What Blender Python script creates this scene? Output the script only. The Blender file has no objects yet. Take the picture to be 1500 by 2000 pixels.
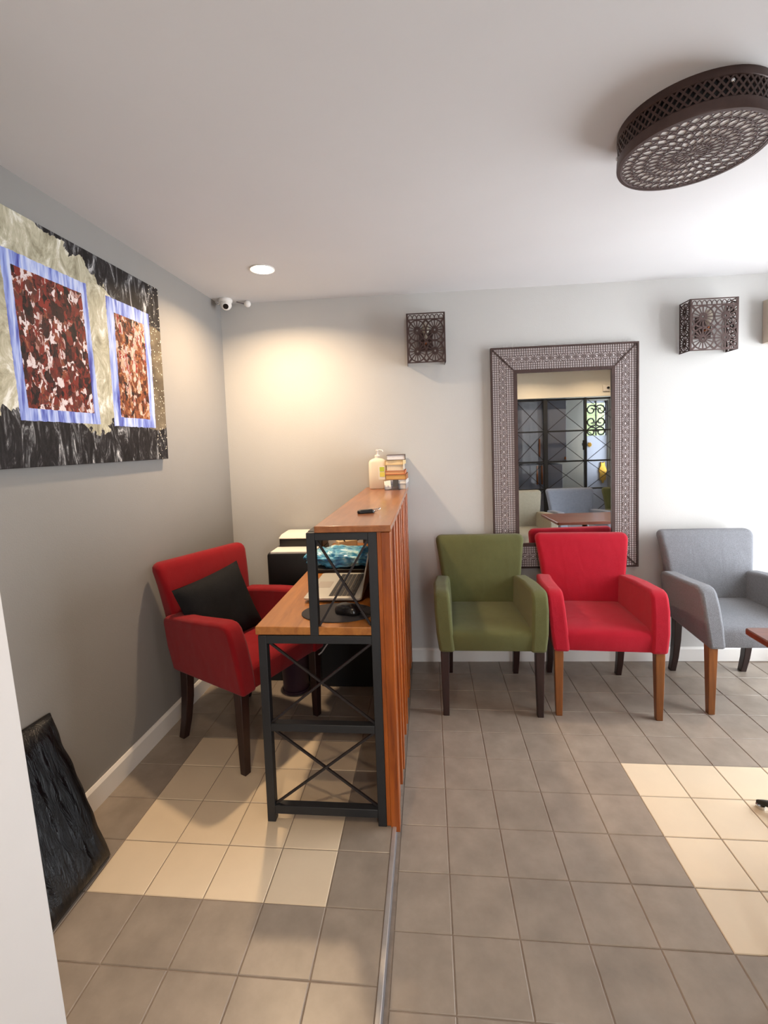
import bpy, bmesh, math, random
from mathutils import Vector, Matrix, noise
random.seed(7)
PI = math.pi
D = bpy.data
SC = bpy.context.scene
COL = SC.collection

# ---------------------------------------------------------------- camera
H = 2.455            # ceiling height
ZL = 0.065           # raised floor behind the counter
BY, BS = 0.779, 0.0271      # back wall: y = BY + BS*x
LX, LS = -1.400, 0.0181     # left wall: x = LX + LS*y
XR = 3.05            # right wall of the rear part
XW = 2.45            # window wall near the chairs, for y > YJ
YJ = -1.0
YP = -3.0            # front wall / glass partition
YB = -3.6            # far wall behind the partition
cd = D.cameras.new('camera')
cam = D.objects.new('camera', cd); COL.objects.link(cam)
cam.location = (-0.0323, -2.3215, 1.4921)
cam.rotation_euler = (1.50331, 0.03476, 0.09564)
cd.sensor_fit = 'HORIZONTAL'; cd.sensor_width = 36.0
cd.lens = 908.45/1500*36.0
cd.shift_x = 1.83/1500; cd.shift_y = -72.46/1500
cd.clip_start = 0.02
SC.camera = cam

# ---------------------------------------------------------------- light and exposure
SC.view_settings.view_transform = 'Standard'
SC.view_settings.look = 'None'
SC.view_settings.gamma = 1.0
SC.view_settings.use_curve_mapping = False
SC.view_settings.exposure = 0.0
w = D.worlds.new('overcast_sky'); SC.world = w; w.use_nodes = True
bg = w.node_tree.nodes['Background']
bg.inputs[0].default_value = (0.90, 0.95, 1.0, 1)
bg.inputs[1].default_value = 17.0
# portal in the opening of the big window: guides sky light, gives none of its own
WY0, WY1, WZ0, WZ1 = -0.70, 0.66, 0.12, 2.36
pl = D.lights.new('window_portal', 'AREA'); pl.shape = 'RECTANGLE'
pl.size = WZ1-WZ0; pl.size_y = WY1-WY0; pl.cycles.is_portal = True
po = D.objects.new('window_portal', pl); COL.objects.link(po)
po.location = (XW+0.03, (WY0+WY1)/2, (WZ0+WZ1)/2); po.rotation_euler = (0, PI/2, 0)
# second portal: side window added to light the room beyond the partition
pl2 = D.lights.new('window_portal', 'AREA'); pl2.shape = 'RECTANGLE'
pl2.size = 1.2; pl2.size_y = 0.40; pl2.cycles.is_portal = True
po2 = D.objects.new('window_portal', pl2); COL.objects.link(po2)
po2.location = (XR+0.03, -3.34, 1.5); po2.rotation_euler = (0, PI/2, 0)
# third portal: glazed entrance added behind the viewer for front light
EX0, EX1, EZ1 = 0.30, 0.62, 2.00
pl3 = D.lights.new('window_portal', 'AREA'); pl3.shape = 'RECTANGLE'
pl3.size = EX1-EX0; pl3.size_y = EZ1-0.1; pl3.cycles.is_portal = True
po3 = D.objects.new('window_portal', pl3); COL.objects.link(po3)
po3.location = ((EX0+EX1)/2, YP-0.10, (EZ1+0.1)/2); po3.rotation_euler = (PI/2, 0, 0)
DOWN_W = 21.0        # watts of each warm downlight

# ---------------------------------------------------------------- helpers
def lin(c):
    return tuple(((v/255)/12.92 if v/255 <= 0.04045 else ((v/255+0.055)/1.055)**2.4) for v in c)

class NT:
    def __init__(s, m): s.t = m.node_tree; s.n = s.t.nodes; s.l = s.t.links
    def node(s, typ, **kw):
        nd = s.n.new(typ)
        for k, v in kw.items():
            if k.startswith('i_'):
                key = k[2:]; key = int(key) if key.isdigit() else key.replace('_', ' ')
                nd.inputs[key].default_value = v
            else: setattr(nd, k, v)
        return nd
    def link(s, a, b): s.l.new(a, b)
    def math(s, op, a, b=None, c=None):
        nd = s.n.new('ShaderNodeMath'); nd.operation = op
        for i, v in enumerate((a, b, c)):
            if v is None: continue
            if isinstance(v, (int, float)): nd.inputs[i].default_value = v
            else: s.l.new(v, nd.inputs[i])
        return nd.outputs[0]
    def mix(s, fac, a, b, bt='MIX'):
        nd = s.n.new('ShaderNodeMix'); nd.data_type = 'RGBA'; nd.blend_type = bt
        for i, v in ((0, fac), (6, a), (7, b)):
            if isinstance(v, (int, float)): nd.inputs[i].default_value = v
            elif isinstance(v, tuple): nd.inputs[i].default_value = (*v, 1) if len(v) == 3 else v
            else: s.l.new(v, nd.inputs[i])
        return nd.outputs[2]
    def ramp(s, fac, stops, interp='LINEAR'):
        nd = s.n.new('ShaderNodeValToRGB'); cr = nd.color_ramp; cr.interpolation = interp
        while len(cr.elements) < len(stops): cr.elements.new(0.5)
        for e, (p, c) in zip(cr.elements, stops):
            e.position = p; e.color = (*c, 1) if len(c) == 3 else c
        s.l.new(fac, nd.inputs[0]); return nd.outputs[0]

def new_mat(name):
    m = D.materials.new(name); m.use_nodes = True
    return m, NT(m), m.node_tree.nodes['Principled BSDF']

def mat(name, c, rough=0.5, metal=0.0, var=0.0, scale=8.0, bump=0.0, bscale=60.0, spec=None, coat=0.0, rnd=0.0, sheen=0.0):
    m, t, b = new_mat(name)
    c = lin(c)
    b.inputs['Base Color'].default_value = (*c, 1)
    b.inputs['Roughness'].default_value = rough
    b.inputs['Metallic'].default_value = metal
    if spec is not None: b.inputs['Specular IOR Level'].default_value = spec
    if coat: b.inputs['Coat Weight'].default_value = coat; b.inputs['Coat Roughness'].default_value = 0.12
    if sheen: b.inputs['Sheen Weight'].default_value = sheen; b.inputs['Sheen Roughness'].default_value = 0.5
    if var or bump or rnd:
        tc = t.node('ShaderNodeNewGeometry')
        col = None
        if var:
            n = t.node('ShaderNodeTexNoise', i_Scale=scale, i_Detail=5.0, i_Roughness=0.6)
            t.link(tc.outputs['Position'], n.inputs['Vector'])
            lo = tuple(v*(1-var) for v in c); hi = tuple(min(1, v*(1+var)) for v in c)
            col = t.ramp(n.outputs[0], [(0.3, lo), (0.7, hi)])
        if rnd:
            oi = t.node('ShaderNodeObjectInfo')
            f = t.math('MULTIPLY_ADD', oi.outputs['Random'], 2*rnd, 1-rnd)
            cmb = t.node('ShaderNodeCombineColor')
            for i in range(3): t.link(f, cmb.inputs[i])
            col = t.mix(1.0, col if col is not None else c, cmb.outputs[0], 'MULTIPLY')
        if col is not None: t.link(col, b.inputs['Base Color'])
        if bump:
            n2 = t.node('ShaderNodeTexNoise', i_Scale=bscale, i_Detail=3.0)
            t.link(tc.outputs['Position'], n2.inputs['Vector'])
            bp = t.node('ShaderNodeBump', i_Strength=bump, i_Distance=0.004)
            t.link(n2.outputs[0], bp.inputs['Height']); t.link(bp.outputs[0], b.inputs['Normal'])
            if sheen:
                n3 = t.node('ShaderNodeTexNoise', i_Scale=7.0, i_Detail=1.0, i_Distortion=1.0)
                mp3 = t.node('ShaderNodeMapping'); mp3.inputs['Scale'].default_value = (1.6, 1.0, .7)
                t.link(tc.outputs['Position'], mp3.inputs['Vector']); t.link(mp3.outputs[0], n3.inputs['Vector'])
                b3 = t.node('ShaderNodeBump', i_Strength=0.22, i_Distance=0.02)
                t.link(n3.outputs[0], b3.inputs['Height']); t.link(b3.outputs[0], bp.inputs['Normal'])
    return m

def wood(name, c1, c2, axis='Y', rough=0.35, coat=0.0, sc=1.0, rnd=0.08):
    m, t, b = new_mat(name)
    g = t.node('ShaderNodeNewGeometry'); oi = t.node('ShaderNodeObjectInfo')
    mp = t.node('ShaderNodeMapping')
    s = {'X': (1.2, 14, 14), 'Y': (14, 1.2, 14), 'Z': (14, 14, 1.2)}[axis]
    mp.inputs['Scale'].default_value = tuple(v*sc for v in s)
    off = t.node('ShaderNodeCombineXYZ')
    r = t.math('MULTIPLY', oi.outputs['Random'], 17.0)
    for i in range(3): t.link(r, off.inputs[i])
    t.link(g.outputs['Position'], mp.inputs['Vector']); t.link(off.outputs[0], mp.inputs['Location'])
    n = t.node('ShaderNodeTexNoise', i_Scale=2.0, i_Detail=6.0, i_Roughness=0.65, i_Distortion=0.6)
    t.link(mp.outputs[0], n.inputs['Vector'])
    a, c = lin(c1), lin(c2)
    mid = tuple((x+y)/2 for x, y in zip(a, c))
    col = t.ramp(n.outputs[0], [(0.32, a), (0.5, mid), (0.68, c)])
    f = t.math('MULTIPLY_ADD', oi.outputs['Random'], 2*rnd, 1-rnd)
    cmb = t.node('ShaderNodeCombineColor')
    for i in range(3): t.link(f, cmb.inputs[i])
    t.link(t.mix(1.0, col, cmb.outputs[0], 'MULTIPLY'), b.inputs['Base Color'])
    b.inputs['Roughness'].default_value = rough
    if coat: b.inputs['Coat Weight'].default_value = coat; b.inputs['Coat Roughness'].default_value = 0.15
    bp = t.node('ShaderNodeBump', i_Strength=0.08, i_Distance=0.002)
    t.link(n.outputs[0], bp.inputs['Height']); t.link(bp.outputs[0], b.inputs['Normal'])
    return m

def thin_glass(name, tint=(1, 1, 1), gloss=0.08):
    m, t, b = new_mat(name)
    t.n.remove(b)
    tr = t.node('ShaderNodeBsdfTransparent'); tr.inputs[0].default_value = (*tint, 1)
    gl = t.node('ShaderNodeBsdfGlossy'); gl.inputs['Roughness'].default_value = 0.02
    fr = t.node('ShaderNodeLayerWeight', i_Blend=0.15)
    f = t.math('MULTIPLY_ADD', fr.outputs['Fresnel'], 0.5, gloss*0.5)
    mx = t.node('ShaderNodeMixShader')
    t.link(f, mx.inputs[0]); t.link(tr.outputs[0], mx.inputs[1]); t.link(gl.outputs[0], mx.inputs[2])
    t.link(mx.outputs[0], t.n['Material Output'].inputs['Surface'])
    return m

class MB:
    """collects shapes into one mesh"""
    def __init__(s): s.v = []; s.f = []
    def add(s, vs, fs):
        o = len(s.v); s.v += [tuple(v) for v in vs]; s.f += [tuple(i+o for i in f) for f in fs]; return s
    def box(s, x0, x1, y0, y1, z0, z1):
        vs = [(x0,y0,z0),(x1,y0,z0),(x1,y1,z0),(x0,y1,z0),(x0,y0,z1),(x1,y0,z1),(x1,y1,z1),(x0,y1,z1)]
        return s.add(vs, [(0,3,2,1),(4,5,6,7),(0,1,5,4),(1,2,6,5),(2,3,7,6),(3,0,4,7)])
    def bar(s, a, b, w, h=None, up=(0,0,1)):
        a, b = Vector(a), Vector(b); h = h or w
        d = (b-a).normalized(); u = Vector(up)
        if abs(d.dot(u)) > 0.99: u = Vector((0,1,0)) if abs(d.y) < 0.9 else Vector((1,0,0))
        sx = d.cross(u).normalized()*w/2; sy = sx.cross(d).normalized()*h/2
        vs = [p+i*sx+j*sy for p in (a, b) for i, j in ((-1,-1),(1,-1),(1,1),(-1,1))]
        return s.add(vs, [(0,1,2,3),(7,6,5,4),(0,4,5,1),(1,5,6,2),(2,6,7,3),(3,7,4,0)])
    def tube(s, pts, r, n=8, closed=False):
        pts = [Vector(p) for p in pts]; N = len(pts); rings = []
        rr = r if isinstance(r, (list, tuple)) else [r]*N
        pu = None
        for i, p in enumerate(pts):
            if closed: d = pts[(i+1) % N]-pts[i-1]
            else: d = pts[min(i+1, N-1)]-pts[max(i-1, 0)]
            d.normalize()
            if pu is None:
                u = Vector((0,0,1)) if abs(d.z) < 0.9 else Vector((1,0,0))
            else: u = pu
            x = d.cross(u).normalized(); u = x.cross(d).normalized(); pu = u
            rings.append([p+rr[i]*(math.cos(a)*x+math.sin(a)*u) for a in [2*PI*k/n for k in range(n)]])
        vs = [v for rg in rings for v in rg]; fs = []
        for i in range(N if closed else N-1):
            j = (i+1) % N
            for k in range(n):
                k2 = (k+1) % n
                fs.append((i*n+k, i*n+k2, j*n+k2, j*n+k))
        if not closed:
            fs.append(tuple(range(n))[::-1]); fs.append(tuple((N-1)*n+k for k in range(n)))
        return s.add(vs, fs)
    def lathe(s, prof, c=(0,0,0), n=32, cap=True):
        vs = []; fs = []
        for r, z in prof:
            vs += [(c[0]+r*math.cos(2*PI*k/n), c[1]+r*math.sin(2*PI*k/n), c[2]+z) for k in range(n)]
        for i in range(len(prof)-1):
            for k in range(n):
                k2 = (k+1) % n; fs.append((i*n+k, i*n+k2, (i+1)*n+k2, (i+1)*n+k))
        if cap:
            fs.append(tuple(range(n))[::-1]); fs.append(tuple((len(prof)-1)*n+k for k in range(n)))
        return s.add(vs, fs)
    def prism(s, poly, a, b, axis='Y'):
        n = len(poly)
        def P(q, t):
            return {'X': (t, q[0], q[1]), 'Y': (q[0], t, q[1]), 'Z': (q[0], q[1], t)}[axis]
        vs = [P(q, a) for q in poly]+[P(q, b) for q in poly]
        fs = [tuple(range(n)), tuple(range(2*n-1, n-1, -1))]
        fs += [(i, i+n, (i+1) % n+n, (i+1) % n) for i in range(n)]
        return s.add(vs, fs)
    def loft(s, rings):
        n = len(rings[0]); vs = [v for r in rings for v in r]; fs = []
        for i in range(len(rings)-1):
            for k in range(n):
                k2 = (k+1) % n; fs.append((i*n+k, i*n+k2, (i+1)*n+k2, (i+1)*n+k))
        fs.append(tuple(range(n))[::-1]); fs.append(tuple((len(rings)-1)*n+k for k in range(n)))
        return s.add(vs, fs)
    def sphere(s, c, r, n=16, m=10, sq=(1,1,1)):
        prof = [(r*math.sin(PI*i/m), -r*math.cos(PI*i/m)) for i in range(m+1)]
        prof[0] = (r*0.02, -r); prof[-1] = (r*0.02, r)
        o = len(s.v); s.lathe(prof, (0,0,0), n)
        s.v[o:] = [(c[0]+x*sq[0], c[1]+y*sq[1], c[2]+z*sq[2]) for x, y, z in s.v[o:]]
        return s
    def mesh(s, name):
        me = D.meshes.new(name); me.from_pydata(s.v, [], s.f); me.update()
        b = bmesh.new(); b.from_mesh(me); bmesh.ops.recalc_face_normals(b, faces=b.faces); b.to_mesh(me); b.free()
        return me
    def build(s, name, m, parent=None, smooth=0, bevel=0, segs=2, loc=None, rotz=None, sub=0):
        me = s.mesh(name); me.materials.append(m)
        o = D.objects.new(name, me); COL.objects.link(o)
        if parent is not None: o.parent = parent
        if loc is not None: o.location = loc
        if rotz is not None: o.rotation_euler = (0, 0, rotz)
        if smooth or bevel or sub:
            for p in me.polygons: p.use_smooth = True
            if not sub:
                try: me.set_sharp_from_angle(angle=math.radians(smooth or 40))
                except Exception: pass
        if bevel:
            bm_ = o.modifiers.new('bevel', 'BEVEL'); bm_.width = bevel; bm_.segments = segs
            bm_.limit_method = 'ANGLE'; bm_.angle_limit = math.radians(35)
            for p in me.polygons: p.use_smooth = True
        if sub:
            sb = o.modifiers.new('subd', 'SUBSURF'); sb.levels = sub; sb.render_levels = sub
        return o

def tag(o, label, cat, group=None):
    o['label'] = label; o['category'] = cat
    if group: o['group'] = group
    return o
def empty(name, loc=(0,0,0), rotz=0.0):
    e = D.objects.new(name, None); COL.objects.link(e); e.location = loc
    e.rotation_euler = (0, 0, rotz); e.empty_display_size = 0.1; return e
def struct(o, label=None, cat=None):
    o['kind'] = 'structure'
    if label: o['label'] = label
    if cat: o['category'] = cat
    return o
def rrect(hx, hy, r, z, cx=0, cy=0, n=4):
    out = []
    for sx, sy, a0 in ((1,1,0),(-1,1,PI/2),(-1,-1,PI),(1,-1,1.5*PI)):
        for k in range(n+1):
            a = a0+PI/2*k/n
            out.append((cx+sx*(hx-r)+r*math.cos(a), cy+sy*(hy-r)+r*math.sin(a), z))
    return out
BA = math.atan(BS)
def on_back(x, z, off=0.0): return (x, BY+BS*x-off, z)

# ---------------------------------------------------------------- materials
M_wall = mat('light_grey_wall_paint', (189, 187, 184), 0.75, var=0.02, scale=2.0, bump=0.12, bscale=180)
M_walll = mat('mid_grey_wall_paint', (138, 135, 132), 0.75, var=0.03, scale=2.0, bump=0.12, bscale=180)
M_cream = mat('cream_wall_paint', (228, 224, 214), 0.8)
M_ceil = mat('ceiling_paint', (205, 203, 203), 0.85, var=0.015, scale=2.0)
M_white = mat('white_gloss_paint', (226, 222, 217), 0.45, var=0.02, scale=4)
M_grout = mat('grout', (134, 120, 108), 0.9, var=0.15, scale=30)
M_tile_g = mat('grey_brown_tile', (142, 130, 118), 0.33, var=0.16, scale=9.0, bump=0.05, bscale=25, rnd=0.035)
M_tile_b = mat('cream_tile', (212, 194, 168), 0.30, var=0.03, scale=6.0, bump=0.03, bscale=20, rnd=0.02)
M_alu = mat('edge_metal', (188, 184, 180), 0.4, metal=0.7, var=0.08, scale=20)
M_steel = mat('charcoal_steel', (38, 40, 44), 0.5, metal=0.2, var=0.1, scale=20)
M_rod = mat('dark_rod_steel', (46, 42, 44), 0.4, metal=0.4)
M_slat = wood('orange_stained_pine', (116, 50, 8), (178, 92, 24), 'Z', 0.35, coat=0.2)
M_ctop = wood('reddish_counter_wood', (132, 76, 40), (164, 102, 58), 'Y', 0.3, coat=0.5, rnd=0.0)
M_desk = wood('honey_desk_wood', (146, 88, 36), (182, 118, 54), 'Y', 0.38, coat=0.15, rnd=0.0)
M_leg_d = wood('dark_stained_or_shaded_leg', (30, 14, 12), (48, 24, 20), 'Z', 0.4)  # own dark stain, and painted shade on brown chairs' rear legs
M_leg_b = wood('brown_leg', (104, 58, 22), (140, 84, 36), 'Z', 0.4)
M_tablew = wood('brown_table_wood', (92, 44, 28), (118, 62, 40), 'X', 0.35, coat=0.2)
M_green = mat('olive_fabric', (88, 89, 55), 0.95, var=0.08, scale=7, bump=0.5, bscale=500, spec=0.15, sheen=0.1)
M_red = mat('red_fabric', (166, 24, 42), 0.95, var=0.06, scale=7, bump=0.5, bscale=500, spec=0.15, sheen=0.1)
M_red_shade = mat('shaded_red_fabric', (132, 16, 24), 0.95, var=0.06, scale=7, bump=0.5, bscale=500, spec=0.15, sheen=0.1)  # darker copy of the red fabric: shade behind the counter put into colour
M_grey = mat('grey_tweed', (122, 123, 128), 0.95, var=0.16, scale=160, bump=0.6, bscale=400, spec=0.15, sheen=0.1)
M_beige = mat('beige_grey_fabric', (158, 152, 136), 0.95, var=0.06, scale=40, bump=0.4, bscale=400, spec=0.15)
M_blueg = mat('blue_grey_fabric', (136, 142, 156), 0.95, var=0.06, scale=40, bump=0.4, bscale=400, spec=0.15)
M_blackf = mat('black_cushion_fabric', (22, 22, 24), 0.85, var=0.2, scale=12, bump=0.4, bscale=300, spec=0.2)
M_blackp = mat('black_plastic', (16, 16, 18), 0.4)
M_blackm = mat('black_matte', (20, 19, 20), 0.7)
M_paper = mat('white_paper', (232, 226, 218), 0.8)
M_bronze = mat('dark_bronze', (72, 54, 50), 0.45, metal=0.45, var=0.15, scale=25)
M_bronze2 = mat('bronze_fretwork', (104, 88, 86), 0.45, metal=0.35, var=0.15, scale=25)
M_fback = mat('pale_frame_back', (206, 196, 196), 0.55, metal=0.1)
M_silver = mat('silver_laptop', (205, 200, 190), 0.4, metal=0.35)
M_chrome = mat('chrome', (200, 200, 202), 0.15, metal=1.0)
M_gold = mat('gold', (206, 160, 70), 0.3, metal=0.9, var=0.2, scale=30)
M_copper = mat('copper', (176, 104, 62), 0.35, metal=0.7)
M_slate = mat('slate_blue_paint', (130, 136, 152), 0.5)
M_wglass = thin_glass('window_glass', (0.98, 0.98, 0.98), 0.06)
M_pglass = thin_glass('partition_glass', (0.90, 0.91, 0.93), 0.05)
M_acryl = thin_glass('acrylic', (0.80, 0.82, 0.88), 0.25)
mm, t, b = new_mat('mirror_glass')
b.inputs['Base Color'].default_value = (0.86, 0.88, 0.88, 1); b.inputs['Metallic'].default_value = 1.0
b.inputs['Roughness'].default_value = 0.01; M_mirror = mm
mm, t, b = new_mat('lit_lens')
b.inputs['Base Color'].default_value = (1, 0.9, 0.75, 1)
b.inputs['Emission Color'].default_value = (1.0, 0.80, 0.55, 1); b.inputs['Emission Strength'].default_value = 40.0
M_lit = mm

# ---------------------------------------------------------------- room shell
# floors: grout bed plus one object for each tile
TS = 0.2
tile_meshes = {}
def tile_mesh(wx, wy, m):
    k = (round(wx, 3), round(wy, 3), m.name)
    if k in tile_meshes: return tile_meshes[k]
    g = 0.0016; hx, hy = wx/2-g, wy/2-g; c = 0.0022
    vs = []
    for dz, i in ((-0.009, 0), (-c*0.8, 0), (0, c)):
        vs += [(-hx+i,-hy+i,dz),(hx-i,-hy+i,dz),(hx-i,hy-i,dz),(-hx+i,hy-i,dz)]
    fs = [(8,9,10,11)]
    for r in (0, 4): fs += [(r+q, r+(q+1) % 4, r+4+(q+1) % 4, r+4+q) for q in range(4)]
    me = D.meshes.new('tile'); me.from_pydata(vs, [], fs); me.update(); me.materials.append(m)
    tile_meshes[k] = me; return me
def put_tile(x0, x1, y0, y1, z, m, parent):
    o = D.objects.new('tile', tile_mesh(x1-x0, y1-y0, m)); COL.objects.link(o)
    o.parent = parent; o.location = ((x0+x1)/2, (y0+y1)/2, z); return o
EX = -0.19      # step edge
yb = lambda x: BY+BS*x
xl = lambda y: LX+LS*y
fl = MB().prism([(EX, YP-0.12), (1.3, YP-0.12), (1.3, YB), (XR, YB), (XR, yb(XR)), (EX, yb(EX))], -0.10, -0.0025, 'Z').build('floor', M_grout)
struct(fl, 'grey brown square tiles with a cream tile block', 'floor')
far = MB()
def far_tile(x0, x1, y0, y1, z):
    g = 0.0016
    far.box(x0+g, x1-g, y0+g, y1-g, z-0.009, z)
for j in range(-18, 4):
    for i in range(-1, 16):
        x0, x1 = max(i*TS, EX+0.012), min((i+1)*TS, XR)
        y0, y1 = j*TS, min((j+1)*TS, yb(i*TS)-0.005)
        if x1-x0 < 0.02 or y1-y0 < 0.02: continue
        cream = 4 <= i < 8 and -5 <= j < -1
        if j >= -8 and i <= 11: put_tile(x0, x1, y0, y1, 0, M_tile_b if cream else M_tile_g, fl)
        elif y0 >= YP-0.01 or x0 > 1.3: far_tile(x0, x1, y0, y1, 0)
fo = far.build('tile_field', M_tile_g, fl); fo['kind'] = 'stuff'
OX, OY = -1.387, -0.8
pf = MB().prism([(xl(YP), YP), (EX-0.003, YP), (EX-0.003, yb(EX)), (xl(0.74), yb(-1.39))], -0.10, ZL-0.0025, 'Z').build('floor_raised', M_grout)
struct(pf, 'raised tiled floor behind the counter with cream block', 'floor')
for j in range(-5, 8):
    for i in range(0, 6):
        x0, x1 = OX+i*TS, OX+(i+1)*TS
        if i == 0: x0 = xl(OY+j*TS)+0.004
        if i == 5: x1 = EX-0.014
        y0, y1 = OY+j*TS, min(OY+(j+1)*TS, yb(-0.8)-0.01)
        if y1-y0 < 0.02: continue
        cream = 1 <= i < 5 and -1 <= j < 3
        put_tile(x0, x1, y0, y1, ZL, M_tile_b if cream else M_tile_g, pf)
far = MB()
for j in range(-11, -5):
    for i in range(0, 6):
        far_tile(OX+i*TS if i else xl(OY+j*TS)+0.02, OX+(i+1)*TS if i < 5 else EX-0.014, OY+j*TS, OY+(j+1)*TS, ZL)
fo = far.build('tile_field', M_tile_g, pf); fo['kind'] = 'stuff'
tr = MB().box(EX-0.013, EX+0.001, YP, yb(EX), ZL-0.006, ZL+0.002).build('trim_1', M_alu, bevel=0.0008)
struct(tr, 'narrow light metal edging along the floor step', 'edging')
rs = MB().box(EX-0.003, EX, YP, yb(EX), 0.0, ZL-0.005).build('step_face', mat('step_grey', (120, 116, 118), 0.6), tr)

L0, L1 = -1.75, XR+0.12
bw = MB().prism([(L0, yb(L0)), (L1, yb(L1)), (L1, yb(L1)+0.12), (L0, yb(L0)+0.12)], -0.05, H+0.05, 'Z').build('wall_back', M_wall)
struct(bw, 'grey painted back wall with the mirror', 'wall')
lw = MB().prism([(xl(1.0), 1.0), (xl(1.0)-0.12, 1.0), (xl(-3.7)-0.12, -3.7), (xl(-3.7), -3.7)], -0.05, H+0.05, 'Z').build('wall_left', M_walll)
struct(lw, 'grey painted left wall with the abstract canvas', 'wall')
ce = MB().box(-1.75, XR+0.15, YP-0.15, 1.05, H, H+0.1).box(1.28, XR+0.15, YB-0.15, YP-0.15, H, H+0.1).build('ceiling', M_ceil)
struct(ce, 'smooth white painted ceiling', 'ceiling')
rw = MB()
x0, x1 = XW, XW+0.12
rw.box(x0, x1, YJ, 1.0, -0.05, WZ0).box(x0, x1, YJ, 1.0, WZ1, H+0.02).box(x0, x1, YJ, WY0, WZ0, WZ1).box(x0, x1, WY1, 1.0, WZ0, WZ1)
rw.box(XW, XR+0.12, YJ-0.12, YJ, -0.05, H+0.02)
x0, x1 = XR, XR+0.12
rw.box(x0, x1, YB, YJ, -0.05, 0.9).box(x0, x1, YB, YJ, 2.1, H+0.02).box(x0, x1, YB, -3.54, 0.9, 2.1).box(x0, x1, -3.14, YJ, 0.9, 2.1)
rw = struct(rw.build('wall_right', M_wall), 'grey wall with a daylight window beside the chairs', 'wall')
wn = empty('window_1', (XW+0.06, 0, 0)); struct(wn, 'wide shop window in the right wall', 'window')
wf = MB(); fw = 0.05
n_p = 2
for k in range(n_p+1):
    y = WY0+(WY1-WY0)*k/n_p
    y = min(max(y, WY0+fw/2), WY1-fw/2)
    wf.box(-0.03, 0.03, y-fw/2, y+fw/2, WZ0, WZ1)
wf.box(-0.03, 0.03, WY0, WY1, WZ0, WZ0+fw).box(-0.03, 0.03, WY0, WY1, WZ1-fw, WZ1)
wf.build('window_frame', M_white, wn)
for k in range(n_p):
    a = WY0+(WY1-WY0)*k/n_p; c = WY0+(WY1-WY0)*(k+1)/n_p
    MB().box(-0.003, 0.003, a+fw/2, c-fw/2, WZ0+fw, WZ1-fw).build('pane', M_wglass, wn)
w2 = empty('fill_window', (XR+0.06, -3.34, 1.5)); struct(w2, 'small window added to light the room beyond the glass partition', 'window')  # unseen window, added to brighten the cupboards and room behind the glass
MB().box(-.02,.02,-.20,-.17,-.6,.6).box(-.02,.02,.17,.20,-.6,.6).box(-.02,.02,-.2,.2,-.6,-.57).box(-.02,.02,-.2,.2,.57,.6).build('window_frame', M_white, w2)
MB().box(-.003,.003,-.17,.17,-.57,.57).build('pane', M_wglass, w2)
# front wall left of the partition, far wall with the iron door opening
fw_ = MB().box(-1.75, EX0, YP-0.12, YP, -0.05, H+0.02).box(EX1, 1.42, YP-0.12, YP, -0.05, H+0.02).box(EX0, EX1, YP-0.12, YP, EZ1, H+0.02).box(EX0, EX1, YP-0.12, YP, -0.05, 0.1).box(1.42, XR, YP-0.12, YP, 2.06, H+0.02).build('wall_front', M_cream)
struct(fw_, 'grey wall behind the camera beside the glass partition', 'wall')
DX0, DX1, DZ1 = 2.66, 3.02, 2.04
rb = MB().box(1.30, 1.42, YB, YP-0.12, -0.05, H+0.02).box(1.30, DX0, YB-0.12, YB, -0.05, H+0.02).box(DX1, XR+0.12, YB-0.12, YB, -0.05, H+0.02).box(DX0, DX1, YB-0.12, YB, DZ1, H+0.02)
rb = struct(rb.build('wall_rear', mat('olive_grey_paint', (150, 148, 138), 0.7)), 'olive grey wall beyond the glass partition', 'wall')
en = empty('fill_door', ((EX0+EX1)/2, YP-0.06, 0.1)); struct(en, 'glazed entrance door added behind the viewer for front light', 'door')  # unseen door, added as front light; its width sets the amount
hw_ = (EX1-EX0)/2; he_ = EZ1-0.1
MB().box(-hw_, -hw_+.05, -.02, .02, 0, he_).box(hw_-.05, hw_, -.02, .02, 0, he_).box(-hw_, hw_, -.02, .02, 0, .06).box(-hw_, hw_, -.02, .02, he_-.05, he_).build('door_frame', M_white, en)
MB().box(-hw_+.05, hw_-.05, -.003, .003, .06, he_-.05).build('pane', M_wglass, en)
# white wall end in the near left corner
we = MB().prism([(xl(-1.4)-0.02, ZL), (-0.904, ZL), (-1.065, H), (xl(-1.4)-0.02, H)], -1.40, -2.25, 'Y').build('wall_return', mat('off_white_paint', (206, 203, 202), 0.6, var=.015, scale=3), bevel=0.003)
struct(we, 'white wall end standing in the near left corner', 'wall')
# skirtings
def skirting(name, a, c, z0, h, d, label):
    (ax, ay), (cx, cy) = a, c
    L = math.hypot(cx-ax, cy-ay); ang = math.atan2(cy-ay, cx-ax)
    prof = [(0, 0), (-d, 0), (-d, h-0.012), (-d*0.45, h), (0, h)]
    m = MB().prism(prof, 0, L, 'X')
    o = m.build(name, M_white, loc=(ax, ay, z0), rotz=ang); return struct(o, label, 'skirting board')
skirting('baseboard_back', (EX+0.005, yb(EX)), (XR, yb(XR)), 0.0, 0.092, 0.014, 'white skirting board behind the row of chairs')
skirting('baseboard_left', (xl(-1.40), -1.40), (xl(0.73), 0.73), ZL, 0.095, 0.014, 'white skirting board under the abstract canvas')

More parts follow.
